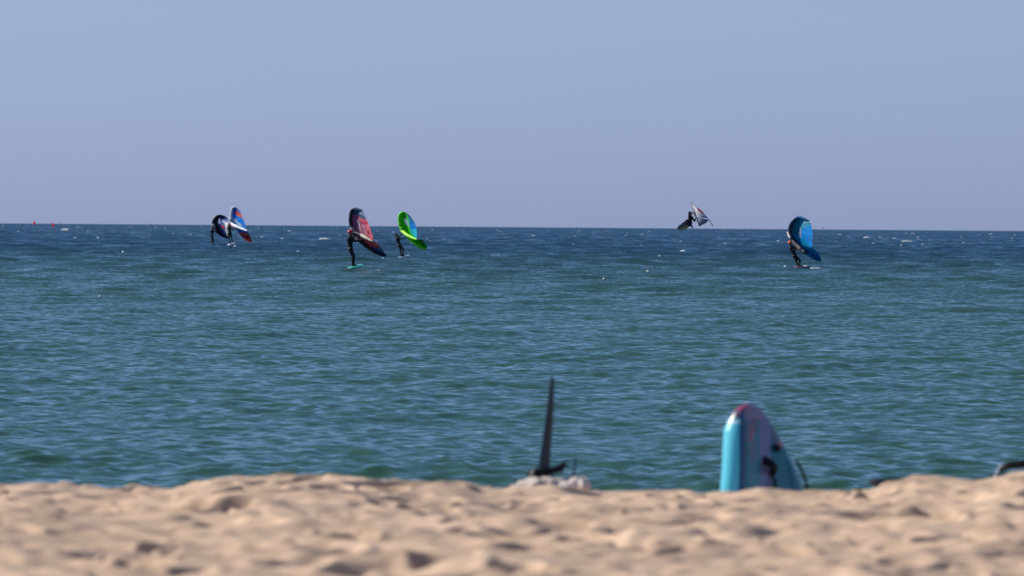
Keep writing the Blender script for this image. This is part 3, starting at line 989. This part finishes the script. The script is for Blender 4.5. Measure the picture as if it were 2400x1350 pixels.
# ------------------------------------------------------------------ foam on the sea
def foam_patch(cx_, cy_, lx, ly, hgt, seed, lean=0.0):
    """lumpy sheet of broken water draped over the waves"""
    r = np.random.default_rng(seed)
    n, m = 16, 7
    V = []
    # broken water sits on the crest nearest to the spot
    R_ = min(12, max(1.5, cy_ * .02))
    yy = np.linspace(cy_ - R_, cy_ + R_, 41)
    _, Yc, Zc = sea(np.full(41, cx_), yy, np.full(41, cy_ * .0014))
    cy_ = float(yy[np.argmax(Zc - .0005 * np.abs(yy - cy_))])
    for i in range(n):
        u = -1 + 2 * i / (n - 1)
        wv = max(0, 1 - abs(u) ** 2.2)
        jit = .6 + .8 * r.random()
        for j in range(m):
            v = -1 + 2 * j / (m - 1)
            x = cx_ + u * lx
            y = cy_ + v * ly * wv * jit + lean * u * lx
            z_ = .03 + hgt * wv * (1 - v * v) * (.25 + 1.1 * r.random())
            if abs(v) == 1 or abs(u) == 1: z_ -= .03
            V.append((x, y, z_))
    a = np.array(V)
    _, _, Z = sea(a[:, 0], a[:, 1], np.full(len(a), cy_ * .0014))
    a[:, 2] += Z
    return [tuple(q) for q in a], grid_faces(n, m)


def water_at(px, py):
    """where the sight line of a photo pixel meets the mean sea level"""
    v = R3 @ Vector(((px - 1200) * PX, -(py - 675) * PX, -1.0))
    t = H / max(-v.z, 1e-5)
    return v.x * t, v.y * t


parts = []
seen = [(150, 541, 13, 3), (181, 527, 4, 1.5), (187, 531, 4, 1.5), (48, 543, 3, 2), (167, 561, 4, 2.5), (232, 561, 4, 2.5), (305, 596, 4, 2), (352, 551, 7, 1.6), (366, 530, 3, 2),
        (389, 537, 3, 2), (445, 551, 3, 2), (8, 525, 5, 1.5), (679, 543, 5, 2), (758, 564, 18, 3.5), (772, 568, 5, 2), (663, 564, 4, 2), (612, 557, 4, 2), (606, 535, 4, 2), (666, 534, 3, 1.5),
        (1468, 553, 4, 2), (1506, 551, 5, 2), (1422, 538, 4, 1.5), (1522, 541, 4, 1.5), (1594, 567, 3, 1.5), (1606, 594, 9, 2), (1686, 557, 3, 1.5), (1705, 574, 5, 1.5), (1830, 567, 5, 2),
        (1970, 550, 4, 1.8), (1986, 557, 5, 1.2), (1973, 552, 3, 1.5), (2035, 558, 10, 1.8), (2064, 558, 4, 2), (2100, 561, 7, 2), (2120, 567, 15, 1.8), (2126, 547, 4, 1.5), (2141, 547, 6, 2),
        (2154, 558, 4, 2), (2055, 573, 4, 2), (2116, 577, 3, 1.5), (2180, 565, 3, 1.5), (2154, 575, 4, 2), (2252, 557, 3, 1.5), (2265, 570, 4, 1.2), (2321, 548, 5, 2), (2378, 560, 4, 1.5), (2380, 552, 5, 1.2),
        (1357, 539, 3, 1.5), (1251, 554, 6, 2), (1173, 544, 3, 2), (1165, 537, 4, 1.5), (1845, 619, 6, 2), (1000, 562, 3, 1.5), (922, 545, 3, 2), (1012, 536, 4, 1.4), (542, 583, 3, 3), (1850, 628, 4, 1.2), (1946, 621, 3, 1.5),
        (895, 640, 5, 1.5), (895, 619, 3, 1.5), (879, 570, 3, 1.4), (1417, 663, 3, 1.2), (1523, 647, 4, 1.4), (232, 708, 3, 1.2), (536, 743, 3, 1.2), (697, 597, 3, 1.5)]
for i, (px, py, w, h) in enumerate(seen):
    x, y = water_at(px, py)
    y = min(y, 5200)
    x = x if y < 5200 else (px - 1200) * PX * y
    big = 1.6 if w > 8 else .75
    parts.append(foam_patch(x, y, w * PX * y * .95, max(.25, h * PX * y * 1.2 * big ** 2), h * PX * y * .8 * big, i))
for i in range(75):
    px = random.uniform(0, 2400)
    dy = 3 + random.expovariate(1 / 14)
    if dy > 75: continue
    x, y = water_at(px, 523 + px * .0075 + 9 * 0 + dy)
    w = random.uniform(.7, 2.6)
    parts.append(foam_patch(x, y, w * PX * y, max(.2, .8 * PX * y), random.uniform(.3, .8) * PX * y, 900 + i))
V, F = merge(parts)
fo = mesh_obj('whitecaps', V, F, M_foam)
tag(fo, 'scattered white foam crests on the distant choppy water', 'foam', kind='stuff')
# wake of the deep blue wing's board, and the splash beneath it
V, F = [], []
ws = []
for q, (px, py, w, h) in enumerate([(1902, 628, 8, 2.2), (1915, 627, 9, 1.5), (1888, 622, 6, 2.2)]):
    d_ = 463
    a = P(px, py, d_)
    n, m = 24, 9
    r = np.random.default_rng(70 + q)
    vv = []
    for i in range(n):
        u = -1 + 2 * i / (n - 1)
        wv = max(0, 1 - abs(u) ** 2)
        for j in range(m):
            v = -1 + 2 * j / (m - 1)
            vv.append((a.x + u * w * PX * d_, a.y + v * .5 * wv, a.z - .04 + h * PX * d_ * wv * (1 - v * v) * (.3 + r.random())))
    ws.append((vv, grid_faces(n, m)))
V, F = merge(ws)
wk = mesh_obj('wake_foam', V, F, M_foam)
tag(wk, 'white wake trailing from the maroon board under the blue wing', 'foam', kind='stuff')


# ------------------------------------------------------------------ far wings and birds
def far_wing(label, px, py, w, h, rgb, D=5600, lean=.3, name='distant_wing'):
    c = P(px, py, D)
    root = empty(name, c)
    tag(root, label, 'wing', 'tiny far wings along the horizon')
    sx_, sz_ = w * PX * D / 2, h * PX * D / 2
    m1 = flat_mat('far_wing_cloth', tuple(min(255, v * 1.15 + 12) for v in rgb), rough=.6, translucent=.5)
    n, m = 14, 8
    V = []
    for i in range(n):
        u = -1 + 2 * i / (n - 1)
        for j in range(m):
            v = j / (m - 1)
            V.append((c.x + sx_ * (-.7 + lean * -u * .8 + v * 1.5 * (1 - .8 * u * u)) , c.y + .8 * v + .3 * math.sin(v * 3), c.z + sz_ * u * (1 - .15 * v)))
    cl = mesh_obj('canopy', V, grid_faces(n, m), m1, root)
    sl = cl.modifiers.new('thickness', 'SOLIDIFY'); sl.thickness = .03
    V, F = tube([V[i * m] for i in range(n)], [.03 + .09 * (1 - (2 * i / (n - 1) - 1) ** 2) for i in range(n)], 8)
    mesh_obj('leading_edge', V, F, m1, root)


far_wing('bright red wing far out, leftmost speck on the horizon', 80.5, 522.5, 7, 7.5, (250, 50, 70), lean=-.4)
far_wing('bright red wing far out, just below the horizon, second from left', 125, 527, 6.5, 10, (250, 50, 60))
far_wing('tiny purple wing just right of the two bright red ones', 141.5, 522.3, 2.6, 2.6, (110, 40, 80))
far_wing('tiny pinkish red wing on the horizon left of the navy wing', 353.5, 526, 3.4, 3, (170, 60, 90))
far_wing('tiny dark sail on the horizon just right of the deep blue wing', 1928.5, 533.5, 3, 4, (70, 40, 60))
far_wing('tiny yellow green wing between the airborne rider and the deep blue wing', 1701, 538.5, 3.2, 4, (170, 200, 90))
far_wing('tiny pale green wing on the horizon near the right edge', 2251.5, 539, 4, 4.5, (150, 205, 120))


def seabird(label, px, py, w, D=1700, flap=.35):
    c = P(px, py, D)
    s = w * PX * D / 2
    pr = [capsule(Vector((-.32 * s, .1 * s, 0)), Vector((.32 * s, -.1 * s, .04 * s)), .13 * s, .09 * s, 8)]
    for k in (-1, 1):
        V = []
        for i in range(8):
            t = i / 7
            for q in range(6):
                an = 2 * math.pi * q / 6
                ch = .2 * s * (1 - .75 * t)
                V.append(Vector((ch * math.cos(an) + k * t * s * .95, k * t * s * .3, flap * s * math.sin(t * 2.4) + .035 * s * math.sin(an))))
        pr.append((V, grid_faces(8, 6, True)))
    V, F = merge(pr)
    o = mesh_obj('seabird', [v + c for v in V], F, M_bird)
    origin_to(o, c)
    tag(o, label, 'bird', 'seabirds low over the horizon')


M_bird = flat_mat('bird_feathers', (70, 74, 98), rough=.8)
seabird('tiny dark seabird above the horizon between the red wings and the navy wing', 346, 518, 3.6)
seabird('tiny seabird just left of the navy wing, lower of a close pair', 455, 521.5, 2.6)
seabird('tiny seabird just left of the navy wing, higher of a close pair', 471, 519.5, 3)
seabird('tiny seabird between the blue orange wing and the dark red wing', 702.5, 525, 2.8)
seabird('tiny seabird right of the bright green wing, alone above the horizon', 1158.5, 528, 3)
seabird('tiny seabird mid horizon, left one of a pair', 1239, 527, 2.6)
seabird('tiny seabird mid horizon, right one of a pair', 1250.5, 528, 4)
seabird('tiny seabird on the horizon left of the airborne rider', 1515, 530.5, 3)


# ------------------------------------------------------------------ things on the beach
def BP(px, py, D=45.5):
    return P(px, py, D)


# blue board standing on end
def standing_board():
    D = 45.5
    yaw = math.radians(50)
    n_ = Vector((math.sin(yaw), -math.cos(yaw), 0))        # deck faces right and towards us
    u_ = Vector((math.cos(yaw), math.sin(yaw), 0))         # across the deck
    left = [(1757, 946.5), (1746, 951), (1738, 962), (1733, 980), (1729, 1010), (1727, 1050), (1725, 1100), (1722, 1140), (1718, 1200), (1716, 1290), (1718, 1360)]
    right = [(1760, 946.5), (1776, 951), (1794, 963), (1812, 984), (1831, 1010), (1849, 1040), (1866, 1070), (1883, 1105), (1898, 1140), (1914, 1200), (1920, 1290), (1910, 1360)]
    ly = np.array([p[1] for p in left]); lx = np.array([p[0] for p in left])
    ry = np.array([p[1] for p in right]); rx = np.array([p[0] for p in right])
    t0 = P(1758, 946.5, D); base = P(1815, 1230, D)
    root = empty('standing_board', (base.x, base.y, base.z))
    tag(root, 'turquoise and grey board standing on end in the sand', 'board')
    m_per = PX * D
    ys = np.r_[946.6, 947.2, 948.5, 950.5, 953, 956, 960, 965, 971, 978, np.linspace(985, 1360, 110)]
    K = 144
    V, cs = [], []
    for y in ys:
        xl, xr = np.interp(y, ly, lx), np.interp(y, ry, rx)
        cxm = (xl + xr) / 2
        hw = (xr - xl) / 2 * m_per / math.cos(yaw)
        dep = min(1, (y - 946) / 60) ** .5
        th = .062 * dep + .003 + .010 * min(1, max(0, y - 990) / 150)
        rc = min(.035, hw, th)
        # centre of section: deck side at this x; body extends behind
        c = P(cxm, y, D)
        c = Vector((c.x, D, c.z)) - n_ * th
        for k in range(K):
            if k < 100:
                uu = math.sin(math.pi * (k / 99 - .5)); vv = (1 - abs(uu) ** 7) ** .5
            else:
                uu = -math.sin(math.pi * ((k - 100 + .5) / 44 - .5)); vv = -(1 - abs(uu) ** 7) ** .5
            V.append(c + u_ * hw * uu + n_ * th * vv)
            X = cxm + uu * (xr - xl) / 2
            if vv < .8:                      # rails and bottom
                cc = (88, 200, 222)
                if y < 985 and uu < 0: cc = (84, 84, 104)
                if y < 962 and uu < .2: cc = (150, 66, 92)
                if 985 < y < 991: cc = (240, 242, 245)
                if uu > .5: cc = (120, 110, 125)
            else:
                cc = (4, 122, 130)
                if X < 1736: cc = (120, 205, 228)
                if 1734 < X < 1741: cc = (14, 70, 118)
                if 1741 <= X < 1750: cc = (62, 84, 104)
                if 1758 <= X < 1760.5 or 1769 <= X < 1771.5: cc = (128, 105, 135)
                if 1752 < X < 1776 and y < 1035 + (1752 - X) * 1.2: cc = (98, 88, 110)
                if X > 1780 and X < 1807: cc = (104, 108, 146)
                if y < 984: cc = (120, 114, 138)
                if y < 988 and X < 1745: cc = (30, 84, 130)
                if 1807 <= X: cc = (4, 98, 112)
                if 1812 <= X and y < 1036: cc = (84, 80, 94)
                if X > xr - 6: cc = (112, 92, 102)
                if X > 1826 and 1036 < y < 1050: cc = (165, 95, 100)
                if 1752 < X < 1776 and 1.2 * (X - 1752) + 1010 < y < 1075 and abs((X * .6 + y) % 14) < 4: cc = (120, 80, 100)
                if y < 955: cc = (150, 90, 130) if X < 1758 else (128, 130, 165)
                if abs(X - (1762 + 1.5 * math.sin(y * .2))) < 1.3 and 1000 < y < 1035: cc = (175, 80, 95)
            cs.append(lin(cc))
    F = grid_faces(len(ys), K, True) + [tuple(range(K)), tuple((len(ys) - 1) * K + k for k in reversed(range(K)))]
    mesh_obj('hull', V, F, M_board, root, cols=np.array(cs))
    # footstraps: padded arches on the deck
    def strap(a, b, bulge, r):
        r *= .75; bulge *= .8
        pts = []
        for i in range(14):
            t = i / 13
            x = a[0] + (b[0] - a[0]) * t; y = a[1] + (b[1] - a[1]) * t
            p = P(x, y, D) 
            rowx = (np.interp(y, ly, lx) + np.interp(y, ry, rx)) / 2
            off = (x - rowx) * m_per / math.cos(yaw)
            c = P(rowx, y, D); c = Vector((c.x, D, c.z)) + u_ * off
            pts.append(c + n_ * bulge * math.sin(math.pi * t))
        return tube(pts, [r * (.8 + .5 * math.sin(math.pi * i / 13)) for i in range(14)], 10)
    V, F = merge([strap((1790, 1072), (1812, 1112), .05, .016), strap((1789, 1082), (1806, 1108), .06, .020)])
    mesh_obj('foot_strap', V, F, M_black, root)
    V, F = strap((1806, 1108), (1811, 1160), .03, .009)
    mesh_obj('foot_strap', V, F, M_black, root)
    V, F = strap((1813, 1044), (1822, 1056), .03, .014)
    mesh_obj('deck_plug', V, F, M_black, root)
    pts = [(1866, 1080), (1872, 1088), (1880, 1102), (1887, 1120), (1893, 1142), (1896, 1175)]
    pp = interp_path([(*P(x - 1, y, D + .16),) for x, y in pts], 24)
    V, F = tube(pp, [.008] * 24, 8)
    mesh_obj('leash', V, F, M_black, root)


standing_board()


# upright hydrofoil: half of the front wing points up, fuselage level
def hydrofoil():
    D = 44.6
    root = empty('hydrofoil', BP(1290, 1128, D))
    tag(root, 'black hydrofoil with one tapered blade pointing straight up', 'hydrofoil')
    wid = 1.16
    rows = [(878, 1293.6, 1295.2), (884, 1292, 1296.6), (895, 1290, 1297.8), (920, 1287, 1298), (950, 1283.2, 1297.2), (990, 1278.2, 1294.6), (1030, 1272.6, 1291.4), (1070, 1266.8, 1288.4), (1100, 1262.6, 1286), (1112, 1260, 1286)]
    a = np.array(rows, float)
    ys = np.r_[878, 879.5, 882, np.linspace(886, 1112, 50)]
    V = []
    K = 20
    for y in ys:
        l, r = np.interp(y, a[:, 0], a[:, 1]), np.interp(y, a[:, 0], a[:, 2])
        c = P((l + r) / 2, y, D); hw = (r - l) / 2 * PX * D * wid
        for k in range(K):
            an = 2 * math.pi * k / K
            x_ = hw * math.cos(an)
            y_ = -hw * .42 * math.sin(an) * (1 - .35 * math.cos(an)) + x_ * .35
            V.append((c.x + x_, c.y + y_, c.z))
    mesh_obj('front_wing', V, grid_faces(len(ys), K, True) + [tuple(range(K))], M_carbon, root)
    pts = interp_path([(*BP(x, y, D), r) for x, y, r in ((1236, 1112, .010), (1244, 1108, .018), (1258, 1107, .022), (1275, 1107, .024), (1292, 1104, .020), (1306, 1100, .018), (1316, 1095, .018), (1320, 1088, .013), (1318, 1081, .006))], 50)
    V, F = tube(pts[:, :3], pts[:, 3], 14)
    mesh_obj('fuselage', V, F, M_black, root)
    V, F = tube([BP(1312, 1104, D), BP(1322, 1095, D + .02), BP(1331, 1077, D + .06)], [.014, .008, .003], 10)
    mesh_obj('stabilizer', V, F, M_black, root)
    V, F = tube([BP(1245, 1114, D - .02), BP(1248, 1106, D - .03), BP(1252, 1100, D - .02)], [.008, .008, .004], 8)
    mesh_obj('bolt', V, F, M_offwhite, root)
    root2 = empty('fin', BP(1345, 1122, D))
    tag(root2, 'thin dark upright fin beside the hydrofoil above the white bundle', 'fin')
    V = []
    for y in np.linspace(1070, 1124, 14):
        cxx = np.interp(y, [1070, 1124], [1349, 1344]); hw = np.interp(y, [1070, 1085, 1124], [1.0, 2.4, 3.2]) * PX * D
        c = P(cxx, y, D)
        for k in range(10):
            an = 2 * math.pi * k / 10
            V.append((c.x + hw * math.cos(an), c.y + hw * .5 * math.sin(an), c.z))
    mesh_obj('blade', V, grid_faces(14, 10, True) + [tuple(range(10))], M_carbon, root2)
    V, F = capsule(BP(1341, 1124, D), BP(1350, 1123, D), .008, .008)
    mesh_obj('fin_base', V, F, M_black, root2)


hydrofoil()


def lump(cs, seed, rough=.25, mat_=None, name='', label='', cat='', D=45):
    """several overlapping crumpled lobes fused into one shape"""
    pr = []
    r = np.random.default_rng(seed)
    for (x, y, w, h, dpt) in cs:
        y += 3; w *= 1.12
        c = BP(x, y, D)
        V, F = ball(c, 1.0, (w * PX * D, dpt, h * PX * D), 22, 14)
        off = r.random(3) * 9
        W = []
        for v in V:
            q = v - c
            k = 1 + rough * (.5 * math.sin(q.x * 38 + off[0]) * math.cos(q.z * 47 + off[1]) + .5 * math.sin(q.x * 90 + q.y * 60 + off[2]))
            W.append(c + q * k)
        pr.append((W, F))
    V, F = merge(pr)
    o = mesh_obj(name, V, F, mat_)
    p0 = BP(cs[0][0], cs[0][1] + cs[0][3], D)
    origin_to(o, p0)
    rm = o.modifiers.new('fuse', 'REMESH'); rm.mode = 'VOXEL'; rm.voxel_size = .006; rm.use_smooth_shade = True
    sm = o.modifiers.new('soften', 'SMOOTH'); sm.iterations = 5
    tag(o, label, cat)
    return o


M_bundle = mat('sandy_white_cloth', lin((196, 182, 172)), .85, .2, .3, 9, bump=.5)
lump([(1290, 1138, 78, 16, .12), (1315, 1131, 30, 10, .1), (1300, 1126, 22, 9, .08), (1270, 1136, 46, 16, .12), (1292, 1122, 30, 9, .1), (1238, 1134, 24, 15, .1), (1262, 1124, 24, 9, .1), (1320, 1136, 26, 14, .1), (1345, 1128, 17, 15, .1), (1360, 1132, 21, 18, .11), (1330, 1140, 40, 14, .1)], 3, .3, M_bundle,
     'cloth_bundle', 'crumpled off-white bundle lying on the sand under the hydrofoil', 'bundle', D=44.6)

# flat black bag edge behind the crest
pts = interp_path([(*BP(x, y, 45), r) for x, y, r in ((2038, 1129, .012), (2048, 1130, .018), (2065, 1131, .020), (2085, 1130, .021), (2110, 1130, .024), (2150, 1132, .024), (2180, 1136, .02))], 50)
V, F = tube(pts[:, :3], pts[:, 3], 14)
V = [Vector((v[0], 45 + (v[1] - 45) * 6, v[2])) for v in V]
o = mesh_obj('board_bag', V, F, M_black)
origin_to(o, BP(2100, 1142, 45))
tag(o, 'flat black bag half hidden behind the sand crest', 'bag')

# black padded edge with white strap at the right border
root = empty('gear_bag', BP(2380, 1130, 45))
tag(root, 'black rimmed grey bag with white strap at the right edge of the beach', 'bag')
pts = interp_path([(*BP(x, y, 45), r) for x, y, r in ((2346, 1106, .012), (2352, 1096, .018), (2363, 1091, .021), (2380, 1089, .022), (2400, 1087, .023), (2440, 1084, .018), (2500, 1090, .016))], 50)
V, F = tube(pts[:, :3], pts[:, 3], 14)
V = [Vector((v[0], 45 + (v[1] - 45) * 2, v[2])) for v in V]
mesh_obj('padded_rim', V, F, M_black, root)
V = []
for i in range(20):
    x = 2350 + 150 * i / 19
    for k in range(12):
        an = 2 * math.pi * k / 12
        c = BP(x, 1124, 45.1)
        e = (1 - ((i - 9.5) / 10) ** 6)
        V.append((c.x, c.y + .10 * e * math.cos(an), c.z + 22 * PX * 45 * e * math.sin(an)))
mesh_obj('bag_body', V, grid_faces(20, 12, True), mat('grey_bag_cloth', lin((120, 118, 122)), .8, .2, .1, 10), root)
V, F = tube([BP(2330, 1120, 44.8), BP(2335, 1109, 44.8), BP(2341, 1098, 44.85), BP(2346, 1088, 44.95)], [.004, .004, .004, .003], 8)
mesh_obj('strap', V, F, M_white, root)
